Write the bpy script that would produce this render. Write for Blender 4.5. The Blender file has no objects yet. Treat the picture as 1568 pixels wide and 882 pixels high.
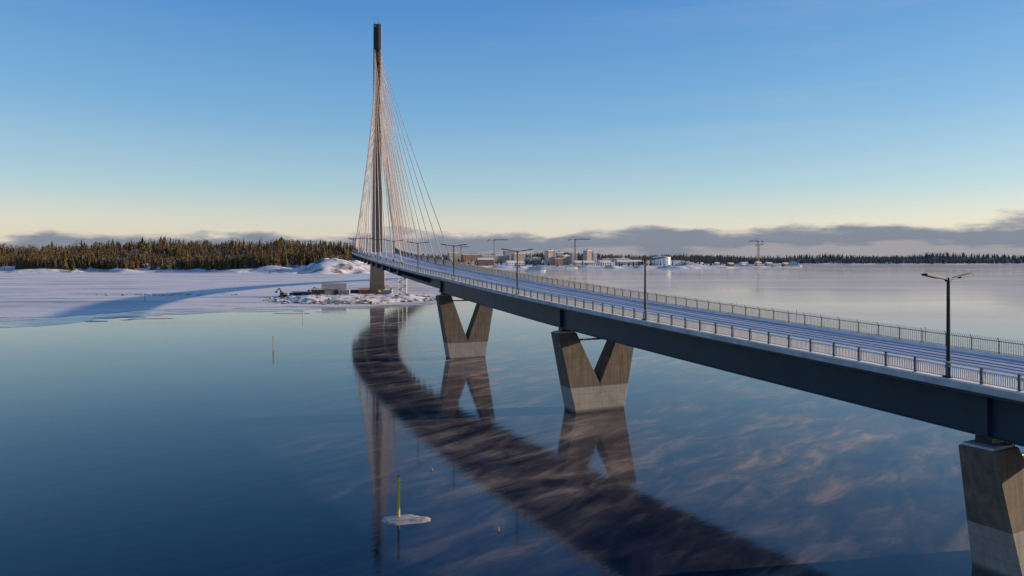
import bpy, bmesh, math, random
from mathutils import Vector, noise, Matrix
random.seed(7)
sc = bpy.context.scene
R = math.radians

# ---------------------------------------------------------------- materials
def nmat(name):
    m = bpy.data.materials.new(name); m.use_nodes = True
    nt = m.node_tree
    return m, nt, nt.nodes["Principled BSDF"]
def N(nt, t, **k):
    n = nt.nodes.new(t)
    for a, b in k.items():
        setattr(n, a, b)
    return n
def ramp(nt, stops):
    n = nt.nodes.new("ShaderNodeValToRGB")
    cr = n.color_ramp
    while len(cr.elements) < len(stops): cr.elements.new(0.5)
    for e, (p, c) in zip(cr.elements, stops):
        e.position = p; e.color = (c[0], c[1], c[2], 1)
    return n
def coords(nt, scale=(1,1,1), rot=(0,0,0), kind="Object"):
    tc = N(nt, "ShaderNodeTexCoord"); mp = N(nt, "ShaderNodeMapping")
    mp.inputs["Scale"].default_value = scale
    mp.inputs["Rotation"].default_value = rot
    nt.links.new(tc.outputs[kind], mp.inputs[0])
    return mp
def coords_rs(nt, rot, scale):
    a = coords(nt, (1,1,1), rot); b = N(nt,"ShaderNodeMapping"); b.inputs["Scale"].default_value = scale
    nt.links.new(a.outputs[0], b.inputs[0]); return b
def noise_n(nt, vec, scale, detail=5, rough=0.55):
    n = N(nt, "ShaderNodeTexNoise")
    n.inputs["Scale"].default_value = scale; n.inputs["Detail"].default_value = detail
    n.inputs["Roughness"].default_value = rough
    nt.links.new(vec.outputs[0], n.inputs["Vector"])
    return n
def mth(nt, op, a, b=None, c=None, clamp=False):
    n=N(nt,"ShaderNodeMath",operation=op); n.use_clamp=clamp
    for i,v in enumerate((a,b,c)):
        if v is None: continue
        if isinstance(v,(int,float)): n.inputs[i].default_value=v
        else: nt.links.new(v,n.inputs[i])
    return n.outputs[0]
def mrange(nt, v, a, b, c, d, smooth=False):
    n=N(nt,"ShaderNodeMapRange")
    if smooth: n.interpolation_type='SMOOTHSTEP'
    nt.links.new(v,n.inputs[0])
    for i,x in enumerate((a,b,c,d)): n.inputs[i+1].default_value=x
    return n.outputs[0]
def simple(name, c1, c2=None, rough=0.7, metal=0.0, scale=0.5, mscale=(1,1,1), bump=0.0):
    m, nt, b = nmat(name)
    c2 = c2 or tuple(x*0.7 for x in c1)
    mp = coords(nt, mscale); n = noise_n(nt, mp, scale)
    r = ramp(nt, [(0.3, c1), (0.7, c2)])
    nt.links.new(n.outputs["Fac"], r.inputs[0]); nt.links.new(r.outputs[0], b.inputs["Base Color"])
    b.inputs["Roughness"].default_value = rough; b.inputs["Metallic"].default_value = metal
    if bump:
        bp = N(nt, "ShaderNodeBump"); bp.inputs["Strength"].default_value = bump
        nt.links.new(n.outputs["Fac"], bp.inputs["Height"]); nt.links.new(bp.outputs[0], b.inputs["Normal"])
    return m
M_steel = simple("painted_dark_steel", (0.022,0.048,0.080), (0.013,0.031,0.056), 0.5, 0.0, 0.35, (1,1,0.3))
M_dark = simple("dark_metal", (0.035,0.035,0.038), (0.022,0.022,0.025), 0.5, 0.3, 2)
M_galv = simple("galvanised_rail", (0.82,0.76,0.69), (0.68,0.63,0.58), 0.5, 0.0, 1)
M_fence = simple("fence_pickets", (0.46,0.42,0.37), (0.32,0.29,0.26), 0.5, 0.1, 1)
M_post = simple("rail_post", (0.16,0.155,0.155), (0.10,0.10,0.11), 0.5, 0.2, 1)
M_edge = simple("frosted_edge_concrete", (0.66,0.63,0.62), (0.36,0.35,0.36), 0.8, 0, 0.8)
M_kerb = simple("snowy_kerb", (0.87,0.83,0.80), (0.68,0.65,0.64), 0.8, 0, 0.9)
M_cable = simple("cable_sheath", (0.76,0.61,0.48), (0.64,0.52,0.42), 0.45, 0.0, 0.1)
M_yellow = simple("yellow_paint", (0.85,0.52,0.01), (0.75,0.44,0.01), 0.5, 0, 2)
M_white = simple("white_paint", (0.82,0.81,0.78), (0.74,0.73,0.71), 0.6, 0, 0.1)
M_pale = simple("weathered_wood_pole", (0.45,0.36,0.25), (0.3,0.24,0.18), 0.8, 0, 2)
M_glass = simple("dark_glass", (0.06,0.07,0.085), (0.045,0.055,0.07), 0.15, 0, 0.2)
M_brick = simple("warm_brick", (0.36,0.21,0.14), (0.30,0.18,0.12), 0.9, 0, 0.1)
M_beige = simple("beige_render", (0.56,0.46,0.37), (0.46,0.39,0.33), 0.9, 0, 0.05)
M_grey = simple("grey_render", (0.38,0.37,0.39), (0.31,0.31,0.34), 0.9, 0, 0.05)
M_crane = simple("crane_paint", (0.20,0.16,0.12), (0.14,0.12,0.10), 0.6, 0, 0.3)
M_red = simple("red_container", (0.30,0.08,0.05), (0.22,0.06,0.04), 0.6, 0, 0.5)
M_blue = simple("blue_container", (0.05,0.10,0.2), (0.04,0.08,0.15), 0.6, 0, 0.5)
M_orange = simple("machine_orange", (0.5,0.22,0.03), (0.4,0.17,0.03), 0.6, 0, 1)
M_tarp = simple("grey_tarpaulin", (0.36,0.32,0.29), (0.26,0.24,0.23), 0.8, 0, 0.4)

def concrete(name, up, low, zsplit):
    m, nt, b = nmat(name)
    mp = coords(nt); n = noise_n(nt, mp, 0.6, 9, 0.7)
    mp2 = coords(nt, (3.5,3.5,0.10)); n2 = noise_n(nt, mp2, 1.0, 4)
    f = mth(nt,'MULTIPLY_ADD',n.outputs["Fac"],0.5,mth(nt,'MULTIPLY',n2.outputs["Fac"],0.5))
    r = ramp(nt, list(zip((0.34,0.5,0.66),up)))
    nt.links.new(f, r.inputs[0])
    geo = N(nt, "ShaderNodeNewGeometry"); sp = N(nt, "ShaderNodeSeparateXYZ")
    nt.links.new(geo.outputs["Position"], sp.inputs[0])
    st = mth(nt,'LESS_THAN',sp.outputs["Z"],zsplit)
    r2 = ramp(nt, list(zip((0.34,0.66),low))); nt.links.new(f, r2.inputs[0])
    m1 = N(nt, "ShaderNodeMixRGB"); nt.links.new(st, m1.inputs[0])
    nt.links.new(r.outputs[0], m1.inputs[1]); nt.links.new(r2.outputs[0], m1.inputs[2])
    fr = mth(nt,'FRACT',mth(nt,'MULTIPLY',sp.outputs["Z"],0.8333))
    jn = mth(nt,'MULTIPLY',mth(nt,'LESS_THAN',fr,0.035),0.4)
    m3 = N(nt, "ShaderNodeMixRGB"); nt.links.new(jn, m3.inputs[0]); nt.links.new(m1.outputs[0], m3.inputs[1]); m3.inputs[2].default_value=(0.05,0.045,0.04,1)
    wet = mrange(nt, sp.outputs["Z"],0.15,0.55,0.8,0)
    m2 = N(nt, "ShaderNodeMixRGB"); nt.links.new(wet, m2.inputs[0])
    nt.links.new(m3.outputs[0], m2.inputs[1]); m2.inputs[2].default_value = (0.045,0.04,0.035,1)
    nt.links.new(m2.outputs[0], b.inputs["Base Color"])
    b.inputs["Roughness"].default_value = 0.85
    bp = N(nt, "ShaderNodeBump"); bp.inputs["Strength"].default_value = 0.3; bp.inputs["Distance"].default_value = 0.1
    nt.links.new(f, bp.inputs["Height"]); nt.links.new(bp.outputs[0], b.inputs["Normal"])
    return m
M_conc = concrete("pier_concrete",((0.085,0.068,0.054),(0.145,0.117,0.093),(0.22,0.18,0.145)),((0.24,0.22,0.20),(0.38,0.35,0.32)),3.3)
M_mast = concrete("pylon_concrete",((0.22,0.155,0.11),(0.32,0.225,0.16),(0.40,0.29,0.205)),((0.2,0.16,0.13),(0.30,0.24,0.19)),-5)

def snowrock(name, lo=0.55, hi=0.8, rock=(0.10,0.075,0.06), sc_=0.08, zdark=None, bs=0.6):
    m, nt, b = nmat(name)
    geo = N(nt, "ShaderNodeNewGeometry"); sp = N(nt, "ShaderNodeSeparateXYZ")
    nt.links.new(geo.outputs["Normal"], sp.inputs[0])
    mp = coords(nt); n = noise_n(nt, mp, sc_, 9, 0.72)
    a = mth(nt,'MULTIPLY_ADD',n.outputs["Fac"],0.9,mth(nt,'SUBTRACT',sp.outputs["Z"],0.45))
    f = mrange(nt, a, lo, hi, 0, 1)
    if zdark:
        sp2 = N(nt, "ShaderNodeSeparateXYZ"); nt.links.new(geo.outputs["Position"], sp2.inputs[0])
        f = mth(nt,'MULTIPLY',f,mrange(nt, sp2.outputs["Z"], zdark[0], zdark[1], 1, zdark[2]))
    mx = N(nt, "ShaderNodeMixRGB"); nt.links.new(f, mx.inputs[0])
    mx.inputs[1].default_value = (*rock, 1); mx.inputs[2].default_value = (0.88,0.83,0.80,1)
    nt.links.new(mx.outputs[0], b.inputs["Base Color"]); b.inputs["Roughness"].default_value = 0.8
    bp = N(nt, "ShaderNodeBump"); bp.inputs["Strength"].default_value = bs; bp.inputs["Distance"].default_value = 1.0
    nt.links.new(n.outputs["Fac"], bp.inputs["Height"]); nt.links.new(bp.outputs[0], b.inputs["Normal"])
    return m
M_snowrock = snowrock("snowy_rock",0.82,0.97,(0.13,0.09,0.07),0.05)
M_isletrock = snowrock("snowy_islet_rubble",0.84,0.96,(0.15,0.11,0.09),0.35,None,0.35)
M_boulder = snowrock("snow_capped_boulder", 0.60, 0.85, (0.13,0.10,0.085), 1.0)
M_farsnow = snowrock("harbour_snowy_ground", 0.86, 1.0, (0.18,0.15,0.13), 0.03)
M_farwood = snowrock("distant_wooded_shore", 0.80, 1.02, (0.10,0.11,0.12), 0.01, (4,8,0.03))  # grey-blue wood tone: aerial haze is mixed into the base colour

def snow_sheet():
    m, nt, b = nmat("snow_covered_ice")
    mp = coords_rs(nt, (0,0,0.12), (0.35,1.5,1)); n = noise_n(nt, mp, 0.016, 12, 0.70)
    mp2 = coords(nt); n2 = noise_n(nt, mp2, 0.25, 5, 0.6)
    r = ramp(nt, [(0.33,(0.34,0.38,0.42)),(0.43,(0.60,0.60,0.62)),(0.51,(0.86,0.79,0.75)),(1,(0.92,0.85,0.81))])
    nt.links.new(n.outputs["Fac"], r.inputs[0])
    wv = N(nt,"ShaderNodeTexVoronoi",feature='DISTANCE_TO_EDGE'); mp3 = coords(nt,(0.6,1.6,1))
    n4 = noise_n(nt, mp3, 0.02, 5)
    wp = N(nt,"ShaderNodeMixRGB",blend_type='ADD'); wp.inputs[0].default_value=1.0
    nd = noise_n(nt, mp3, 0.03, 4); sc3 = N(nt,"ShaderNodeMixRGB",blend_type='MULTIPLY'); sc3.inputs[0].default_value=1; sc3.inputs[2].default_value=(60,60,0,1)
    nt.links.new(nd.outputs["Color"],sc3.inputs[1]); nt.links.new(mp3.outputs[0],wp.inputs[1]); nt.links.new(sc3.outputs[0],wp.inputs[2])
    nt.links.new(wp.outputs[0], wv.inputs["Vector"]); wv.inputs["Scale"].default_value=0.010
    ck = mth(nt,'MULTIPLY',mrange(nt, wv.outputs["Distance"],0.0,0.014,1,0),mrange(nt,n4.outputs["Fac"],0.40,0.55,0,0.6))
    mx = N(nt,"ShaderNodeMixRGB"); nt.links.new(ck,mx.inputs[0]); nt.links.new(r.outputs[0],mx.inputs[1]); mx.inputs[2].default_value=(0.35,0.32,0.32,1)
    nt.links.new(mx.outputs[0], b.inputs["Base Color"]); b.inputs["Roughness"].default_value = 0.7
    ad = mth(nt,'MULTIPLY_ADD',n.outputs["Fac"],3.0,n2.outputs["Fac"])
    bp = N(nt, "ShaderNodeBump"); bp.inputs["Strength"].default_value = 0.18; bp.inputs["Distance"].default_value = 0.6
    nt.links.new(ad, bp.inputs["Height"]); nt.links.new(bp.outputs[0], b.inputs["Normal"])
    return m
M_snow = snow_sheet()
def thin_ice():
    m, nt, b = nmat("thin_grey_ice")
    mp = coords_rs(nt, (0,0,0.1), (0.5,2.0,1)); n = noise_n(nt, mp, 0.05, 10, 0.7)
    r = ramp(nt, [(0.38,(0.12,0.15,0.18)),(0.48,(0.38,0.38,0.40)),(0.58,(0.74,0.70,0.68))])
    nt.links.new(n.outputs["Fac"], r.inputs[0]); nt.links.new(r.outputs[0], b.inputs["Base Color"])
    b.inputs["Roughness"].default_value = 0.25
    return m
M_thin = thin_ice()

def water_mat():
    m, nt, b = nmat("calm_misty_water")
    b.inputs["Base Color"].default_value = (0.001,0.013,0.040,1)
    b.inputs["IOR"].default_value = 1.38
    mpr = coords_rs(nt, (0,0,R(-35)), (0.25,0.9,1))
    nb = noise_n(nt, mpr, 1.1, 5, 0.55)
    bp = N(nt, "ShaderNodeBump"); bp.inputs["Strength"].default_value = 0.15; bp.inputs["Distance"].default_value = 0.06
    nt.links.new(nb.outputs["Fac"], bp.inputs["Height"]); nt.links.new(bp.outputs[0], b.inputs["Normal"])
    mp0 = coords(nt, (0.5,1.5,1), (0,0,R(10))); n0 = noise_n(nt, mp0, 0.012, 5)
    nt.links.new(mrange(nt,n0.outputs["Fac"],0.35,0.7,0.04,0.11), b.inputs["Roughness"])
    # sea smoke / frost film on the surface: feathery wisps drawn out by the wind
    mp = coords_rs(nt, (0,0,R(-48)), (0.15,0.46,1))
    nw = noise_n(nt, mp, 0.75, 9, 0.62); nw.inputs["Distortion"].default_value = 0.55
    r = ramp(nt, [(0.38,(0.06,0.06,0.06)),(0.52,(0.24,0.24,0.24)),(0.74,(0.95,0.95,0.95))])
    nt.links.new(nw.outputs["Fac"], r.inputs[0])
    mpz = coords_rs(nt,(0,0,R(-48)),(0.6,1.4,1)); nz_ = noise_n(nt, mpz, 0.045, 4)
    rz = mrange(nt, nz_.outputs["Fac"], 0.38, 0.64, 0.22, 1)
    geo = N(nt, "ShaderNodeNewGeometry"); sp = N(nt, "ShaderNodeSeparateXYZ"); nt.links.new(geo.outputs["Position"], sp.inputs[0])
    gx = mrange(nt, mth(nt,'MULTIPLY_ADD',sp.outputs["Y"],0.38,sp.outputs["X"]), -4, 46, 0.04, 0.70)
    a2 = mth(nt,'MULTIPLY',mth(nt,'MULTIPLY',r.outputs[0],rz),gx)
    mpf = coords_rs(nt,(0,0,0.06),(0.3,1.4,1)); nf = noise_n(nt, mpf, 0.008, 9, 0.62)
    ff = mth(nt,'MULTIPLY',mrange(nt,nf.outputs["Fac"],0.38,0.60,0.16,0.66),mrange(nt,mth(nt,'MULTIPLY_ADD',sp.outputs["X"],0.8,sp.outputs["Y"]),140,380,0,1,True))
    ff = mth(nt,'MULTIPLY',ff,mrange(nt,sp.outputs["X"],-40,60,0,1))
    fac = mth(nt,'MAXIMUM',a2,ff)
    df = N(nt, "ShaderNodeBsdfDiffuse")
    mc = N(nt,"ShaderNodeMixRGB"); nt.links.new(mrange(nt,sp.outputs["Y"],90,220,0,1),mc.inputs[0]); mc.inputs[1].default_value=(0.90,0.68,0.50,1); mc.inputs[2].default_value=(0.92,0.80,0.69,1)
    nt.links.new(mc.outputs[0],df.inputs[0])
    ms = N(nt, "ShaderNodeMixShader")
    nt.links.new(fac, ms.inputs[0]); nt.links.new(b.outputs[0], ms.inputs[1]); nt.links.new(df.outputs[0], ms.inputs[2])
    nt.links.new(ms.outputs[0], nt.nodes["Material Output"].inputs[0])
    return m
M_water = water_mat()

def deck_mat():
    m, nt, b = nmat("frosty_deck_surface")
    tc = N(nt, "ShaderNodeTexCoord"); mp = N(nt, "ShaderNodeMapping"); mp.inputs["Scale"].default_value = (0.05,1.4,1)
    nt.links.new(tc.outputs["UV"], mp.inputs[0]); n = noise_n(nt, mp, 1.0, 6, 0.6)
    r = ramp(nt, [(0.30,(0.18,0.21,0.27)),(0.42,(0.36,0.41,0.50)),(0.54,(0.54,0.60,0.70)),(1,(0.68,0.73,0.81))])
    nt.links.new(n.outputs["Fac"], r.inputs[0]); nt.links.new(r.outputs[0], b.inputs["Base Color"])
    b.inputs["Roughness"].default_value = 0.75
    return m
M_deck = deck_mat()

def foliage_mat(name):
    m, nt, b = nmat(name)
    at = N(nt, "ShaderNodeVertexColor"); at.layer_name = "Col"
    mp = coords(nt); n = noise_n(nt, mp, 0.4, 3)
    mx = N(nt, "ShaderNodeMixRGB", blend_type='MULTIPLY'); mx.inputs[0].default_value = 0.6
    r = ramp(nt, [(0.3,(0.5,0.5,0.5)),(0.7,(1.3,1.3,1.3))]); nt.links.new(n.outputs["Fac"], r.inputs[0])
    nt.links.new(at.outputs[0], mx.inputs[1]); nt.links.new(r.outputs[0], mx.inputs[2])
    nt.links.new(mx.outputs[0], b.inputs["Base Color"]); b.inputs["Roughness"].default_value = 0.95
    b.inputs["Specular IOR Level"].default_value = 0.1
    return m
M_fol = foliage_mat("conifer_foliage")

# ---------------------------------------------------------------- mesh builder
class MB:
    def __init__(s): s.v=[]; s.f=[]; s.mi=[]; s.mats=[]
    def mat(s, m):
        if m not in s.mats: s.mats.append(m)
        return s.mats.index(m)
    def add(s, vs, fs, m):
        o=len(s.v); s.v += [tuple(v) for v in vs]; k=s.mat(m)
        for f in fs: s.f.append([i+o for i in f]); s.mi.append(k)
    def box(s, c, h, m, ax=(1,0,0), ay=(0,1,0), az=(0,0,1), taper=1.0):
        c=Vector(c); ax=Vector(ax); ay=Vector(ay); az=Vector(az); vs=[]
        for k in (-1,1):
            t = taper if k==1 else 1
            for i,j in ((-1,-1),(1,-1),(1,1),(-1,1)):
                vs.append(c+ax*h[0]*i*t+ay*h[1]*j*t+az*h[2]*k)
        s.add(vs, [(3,2,1,0),(4,5,6,7),(0,1,5,4),(1,2,6,5),(2,3,7,6),(3,0,4,7)], m)
    def cyl(s, p0, p1, r0, r1, m, n=8, caps=True):
        p0=Vector(p0); p1=Vector(p1); d=(p1-p0).normalized()
        a=Vector((0,0,1)) if abs(d.z)<0.9 else Vector((1,0,0))
        u=d.cross(a).normalized(); w=d.cross(u); vs=[]
        for p,r in ((p0,r0),(p1,r1)):
            for i in range(n):
                t=2*math.pi*i/n; vs.append(p+u*math.cos(t)*r+w*math.sin(t)*r)
        fs=[(i,(i+1)%n,n+(i+1)%n,n+i) for i in range(n)]
        if caps: fs += [tuple(range(n-1,-1,-1)), tuple(range(n,2*n))]
        s.add(vs, fs, m)
    def build(s, name, parent=None, smooth=False, bevel=0):
        me=bpy.data.meshes.new(name); me.from_pydata(s.v,[],s.f)
        for m in s.mats: me.materials.append(m)
        me.polygons.foreach_set("material_index", s.mi)
        if smooth: me.polygons.foreach_set("use_smooth",[True]*len(s.f))
        bm=bmesh.new(); bm.from_mesh(me); bmesh.ops.recalc_face_normals(bm, faces=bm.faces); bm.to_mesh(me); bm.free()
        o=bpy.data.objects.new(name, me); sc.collection.objects.link(o)
        if parent: o.parent=parent
        if bevel:
            b=o.modifiers.new("bevel","BEVEL"); b.width=bevel; b.segments=2; b.limit_method='ANGLE'
        return o
def empty(name, loc=(0,0,0)):
    e=bpy.data.objects.new(name,None); e.location=loc; sc.collection.objects.link(e); return e

# ---------------------------------------------------------------- bridge alignment
P0=(-76.3,387.0)
def sst(a,b,x):
    t=max(0,min(1,(x-a)/(b-a))); return t*t*(3-2*t)
def theta(s): return R(8.5-0.052*s)
_tab={}
def build_tab():
    x,y=P0; _tab[0]=(x,y)
    for i in range(1,1400):
        t=theta(-(i-0.5)*0.5); x+=math.sin(t)*0.5; y-=math.cos(t)*0.5; _tab[-i]=(x,y)
    x,y=P0
    for i in range(1,1400):
        t=theta((i-0.5)*0.5); x-=math.sin(t)*0.5; y+=math.cos(t)*0.5; _tab[i]=(x,y)
build_tab()
def cen(s):
    k=s*2; i=math.floor(k); f=k-i; a=_tab[i]; b=_tab[i+1]
    return (a[0]*(1-f)+b[0]*f, a[1]*(1-f)+b[1]*f)
ZP=[(-700,0.5),(-480,7.1),(-420,9.8),(-361,12.4),(-309,14.5),(-256,16.9),(-128,22.0),(0,24.6),(150,22.8),(300,17),(600,6),(700,3)]
def deckz(s):
    for i in range(1,len(ZP)-2):
        if s<=ZP[i+1][0] or i==len(ZP)-3:
            p0,p1,p2,p3=ZP[i-1],ZP[i],ZP[i+1],ZP[i+2]
            h=p2[0]-p1[0]; m1=(p2[1]-p0[1])/(p2[0]-p0[0]); m2=(p3[1]-p1[1])/(p3[0]-p1[0]); t=(s-p1[0])/h
            return ((2*t**3-3*t*t+1)*p1[1]+(t**3-2*t*t+t)*h*m1+(-2*t**3+3*t*t)*p2[1]+(t**3-t*t)*h*m2)
def hw(s): return 7.2+3.9*math.exp(-(s/130.0)**2)
def hwr(s): return hw(s)-1.0*(1-sst(-300,-150,s))
def frame(s):
    c=cen(s); t=theta(s)
    return Vector((c[0],c[1],deckz(s))), Vector((-math.sin(t),math.cos(t),0)), Vector((math.cos(t),math.sin(t),0))
def pt(s, off, dz):
    p,d,n=frame(s); return p+n*off+Vector((0,0,dz))
S0,S1=-520,560
bridge=empty("cable_stayed_bridge",(P0[0],P0[1],0))
def sweep(name, prof, mat, s0=S0, s1=S1, ds=2.0, closed=True, uv=False):
    n=int((s1-s0)/ds); vs=[]; fs=[]; uvs=[]
    k=len(prof)
    for i in range(n+1):
        s=s0+(s1-s0)*i/n
        for (kk,a,dz) in prof:
            off=kk*(hw(s) if kk<0 else hwr(s))+a; vs.append(pt(s,off,dz)); uvs.append((s,off))
    for i in range(n):
        for j in range(k if closed else k-1):
            j2=(j+1)%k; fs.append((i*k+j,i*k+j2,(i+1)*k+j2,(i+1)*k+j))
    if closed: fs.append(tuple(range(k-1,-1,-1))); fs.append(tuple(n*k+j for j in range(k)))
    me=bpy.data.meshes.new(name); me.from_pydata(vs,[],fs); me.materials.append(mat)
    if uv:
        l=me.uv_layers.new(name="UVMap")
        for lp in me.loops: l.data[lp.index].uv=uvs[lp.vertex_index]
    else:
        bm=bmesh.new(); bm.from_mesh(me); bmesh.ops.recalc_face_normals(bm, faces=bm.faces); bm.to_mesh(me); bm.free()
    o=bpy.data.objects.new(name,me); sc.collection.objects.link(o)
    o.parent=bridge; o.matrix_parent_inverse=Matrix.Translation((-P0[0],-P0[1],0))
    return o
def attach(o, par=None):
    par = par or bridge
    o.parent=par; o.matrix_parent_inverse=Matrix.Translation(-par.location)
    return o
sweep("deck_slab",[(-1,-0.35,0),(1,0.35,0),(1,0.35,-0.40),(0,5.4,-0.62),(0,-5.4,-0.62),(-1,-0.35,-0.40)],M_steel)
sweep("deck_surface",[(-1,0.30,0.006),(0,0,0.03),(1,-0.30,0.006)],M_deck,closed=False,uv=True)
for sg,nm in ((-1,"left"),(1,"right")):
    sweep("edge_kerb_"+nm,[(sg,-0.36,0.002),(sg,0.29,0.002),(sg,0.29,0.28),(sg,-0.36,0.26)],M_kerb)
    sweep("edge_fascia_"+nm,[(sg,sg*0.353,0.16),(sg,sg*0.42,0.16),(sg,sg*0.42,-0.22),(sg,sg*0.353,-0.22)],M_edge if sg==-1 else M_steel)
for i,o_ in enumerate((-0.2,1.3,2.4,3.9)):
    sweep("tram_rail_%d"%i,[(0,o_-0.05,0.02),(0,o_+0.05,0.02),(0,o_+0.05,0.045),(0,o_-0.05,0.045)],M_dark,s1=-10)
sweep("dividing_kerb",[(0,-2.0,0.01),(0,-1.75,0.01),(0,-1.75,0.16),(0,-2.0,0.16)],M_kerb,s1=-10)
DA,DM=3.4,2.7
def girder(off, s0, s1, dep, nm):
    sweep("girder_web_"+nm,[(0,off-0.35,-0.60),(0,off+0.35,-0.60),(0,off+0.35,-dep+0.1),(0,off-0.35,-dep+0.1)],M_steel,s0=s0,s1=s1)
    sweep("girder_flange_"+nm,[(0,off-0.5,-dep+0.1),(0,off+0.5,-dep+0.1),(0,off+0.5,-dep),(0,off-0.5,-dep)],M_steel,s0=s0,s1=s1)
for sg,nm in ((-1,"left"),(1,"right")):
    girder(sg*4.7,S0,-254,DA,nm+"_approach"); girder(sg*4.7,-254,S1,DM,nm+"_main")
cb=MB()
s=S0+2
while s<S1:
    p,d,n=frame(s); main=s>-250
    cb.box(p+Vector((0,0,-1.5)),(4.3,0.12,0.85),M_steel,n,d)
    for sg in (-1,1):
        w=hw(s) if sg<0 else hwr(s)
        a=[p+n*sg*5.05+Vector((0,0,-0.66)),p+n*sg*(w+0.1)+Vector((0,0,-0.45)),p+n*sg*(w+0.1)+Vector((0,0,-0.7 if main else -0.5)),p+n*sg*5.05+Vector((0,0,-2.2 if main else -0.9))]
        t=0.14 if main else 0.03
        vs=[q-d*t for q in a]+[q+d*t for q in a]
        cb.add(vs,[(0,1,2,3),(7,6,5,4),(0,4,5,1),(1,5,6,2),(2,6,7,3),(3,7,4,0)],M_steel)
    s+=4.0
attach(cb.build("cross_beams"))

# railings
rl=MB(); s=S0
while s<260:
    w=hw(s)+0.12; p,d,n=frame(s); b=p-n*w
    far=s>-180
    st=2.0
    rl.box(b+Vector((0,0,0.74)),(0.07,0.07,0.50),M_post,n,d)
    q=pt(s+st,-(hw(s+st)+0.12),0)
    for z_,r_,mm in ((1.24,0.065,M_galv),(1.0,0.035,M_galv),(0.36,0.045,M_galv)):
        rl.cyl(b+Vector((0,0,z_)),q+Vector((0,0,z_)),r_,r_,mm,5,False)
    if not far:
        k=17
        for i in range(2,k-1):
            a=b.lerp(q,i/k); rl.box(a+Vector((0,0,0.68)),(0.03,0.032,0.31),M_galv,n,d)
    else:
        a=b.lerp(q,0.5); rl.box(a+Vector((0,0,0.66)),(0.01,0.5,0.28),M_galv,n,d)
    s+=st
attach(rl.build("railing_left"))
rr=MB(); s=S0
while s<260:
    w=hwr(s)-0.05; p,d,n=frame(s); b=p+n*w
    far=s>-180; st=2.0
    q=pt(s+st,hwr(s+st)-0.05,0)
    for i in range(12 if not far else 4):
        a=b.lerp(q,i/(12.0 if not far else 4.0)); t=0.02 if i else 0.045
        m_=M_post if i==0 else M_fence
        rr.box(a+Vector((0,0,0.70)),(t,t,0.50),m_,n,d)
        top=a+Vector((0,0,1.20)); rr.cyl(top,top+n*(-0.24)+Vector((0,0,0.28)),t,t*0.8,m_,4,False)
    for z_,r_ in ((1.20,0.04),(0.32,0.03)):
        rr.cyl(b+Vector((0,0,z_)),q+Vector((0,0,z_)),r_,r_,M_fence,5,False)
    s+=st
attach(rr.build("railing_right"))

# V piers
def vpier(s, i):
    p,d,n=frame(s); g=Vector((p.x,p.y,0)); zt=p.z-4.0; mb=MB()
    for sg in (-1,1):
        prof=[(0.0,-2.0),(3.65,-2.0),(3.85,0.2),(6.15,zt),(3.35,zt),(0.0,3.7)]
        vs=[]
        for k in (-1,1):
            for (o,z) in prof:
                dd=1.5-0.45*max(0,z)/zt
                vs.append(g+n*sg*o+d*dd*k+Vector((0,0,z)))
        m=len(prof); fs=[tuple(range(m)),tuple(range(2*m-1,m-1,-1))]+[(j,(j+1)%m,m+(j+1)%m,m+j) for j in range(m-1)]
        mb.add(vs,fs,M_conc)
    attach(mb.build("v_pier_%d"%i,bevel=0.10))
    mb=MB()
    for sg in (-1,1):
        c=g+n*sg*4.7
        mb.box(c+Vector((0,0,zt+0.08)),(1.2,0.9,0.08),M_edge,n,d)
        zb=p.z-DA
        mb.box(c+Vector((0,0,(zt+0.16+zb)/2)),(0.55,0.5,(zb-zt-0.16)/2),M_dark,n,d)
        mb.box(c+Vector((0,0,p.z-1.95)),(0.80,0.35,1.30),M_steel,n,d)
    mb.cyl(g-n*3.2+Vector((0,0,zt-1.1)),g+n*3.2+Vector((0,0,zt-1.1)),0.13,0.13,M_steel,8)
    attach(mb.build("bearings_%d"%i))
for i,s in enumerate((-468,-414.5,-361,-308.5,-256,256,310)): vpier(s,i)

# pylon
mp_=MB(); p,d,n=frame(0)
g=Vector((p.x,p.y,0))
def mast_sec(z):
    T=[(0,4.3,3.6),(18,3.7,3.2),(26,2.9,2.9),(60,2.5,2.6),(100,2.2,2.35),(153,2.15,2.1)]
    for a,b in zip(T,T[1:]):
        if z<=b[0]:
            t=(z-a[0])/(b[0]-a[0]); return a[1]+(b[1]-a[1])*t, a[2]+(b[2]-a[2])*t
    return T[-1][1:]
zs=[-1,8,18,26,40,60,80,100,120,138,153]
vs=[];fs=[]
for z in zs:
    a,b=mast_sec(max(z,0)); gx=0.6; gd=0.9 if z>26 else 0.02
    pr=[(-a,-b),(-gx,-b),(-gx,-b+gd),(gx,-b+gd),(gx,-b),(a,-b),(a,b),(gx,b),(gx,b-gd),(-gx,b-gd),(-gx,b),(-a,b)]
    for (u,v) in pr: vs.append(g+n*u+d*v+Vector((0,0,z)))
k=12
for i in range(len(zs)-1):
    for j in range(k): fs.append((i*k+j,i*k+(j+1)%k,(i+1)*k+(j+1)%k,(i+1)*k+j))
fs.append(tuple((len(zs)-1)*k+j for j in range(k)))
mp_.add(vs,fs,M_mast)
attach(mp_.build("pylon_mast"))
mp_=MB()
mp_.box(g+Vector((0,0,153.25)),(2.0,1.9,0.25),M_dark,n,d)
for u in (-1.5,0.4,1.5): mp_.cyl(g+n*u+Vector((0,0,153.5)),g+n*u+Vector((0,0,155.5 if u!=0.4 else 157.5)),0.12,0.08,M_dark,6)
mp_.box(g-d*2.15+n*(-0.6)+Vector((0,0,145)),(1.2,0.06,6.5),M_dark,n,d)
for z in (139,131): mp_.box(g-d*2.4+Vector((0,0,z)),(0.9,0.2,1.0),M_dark,n,d)
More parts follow.
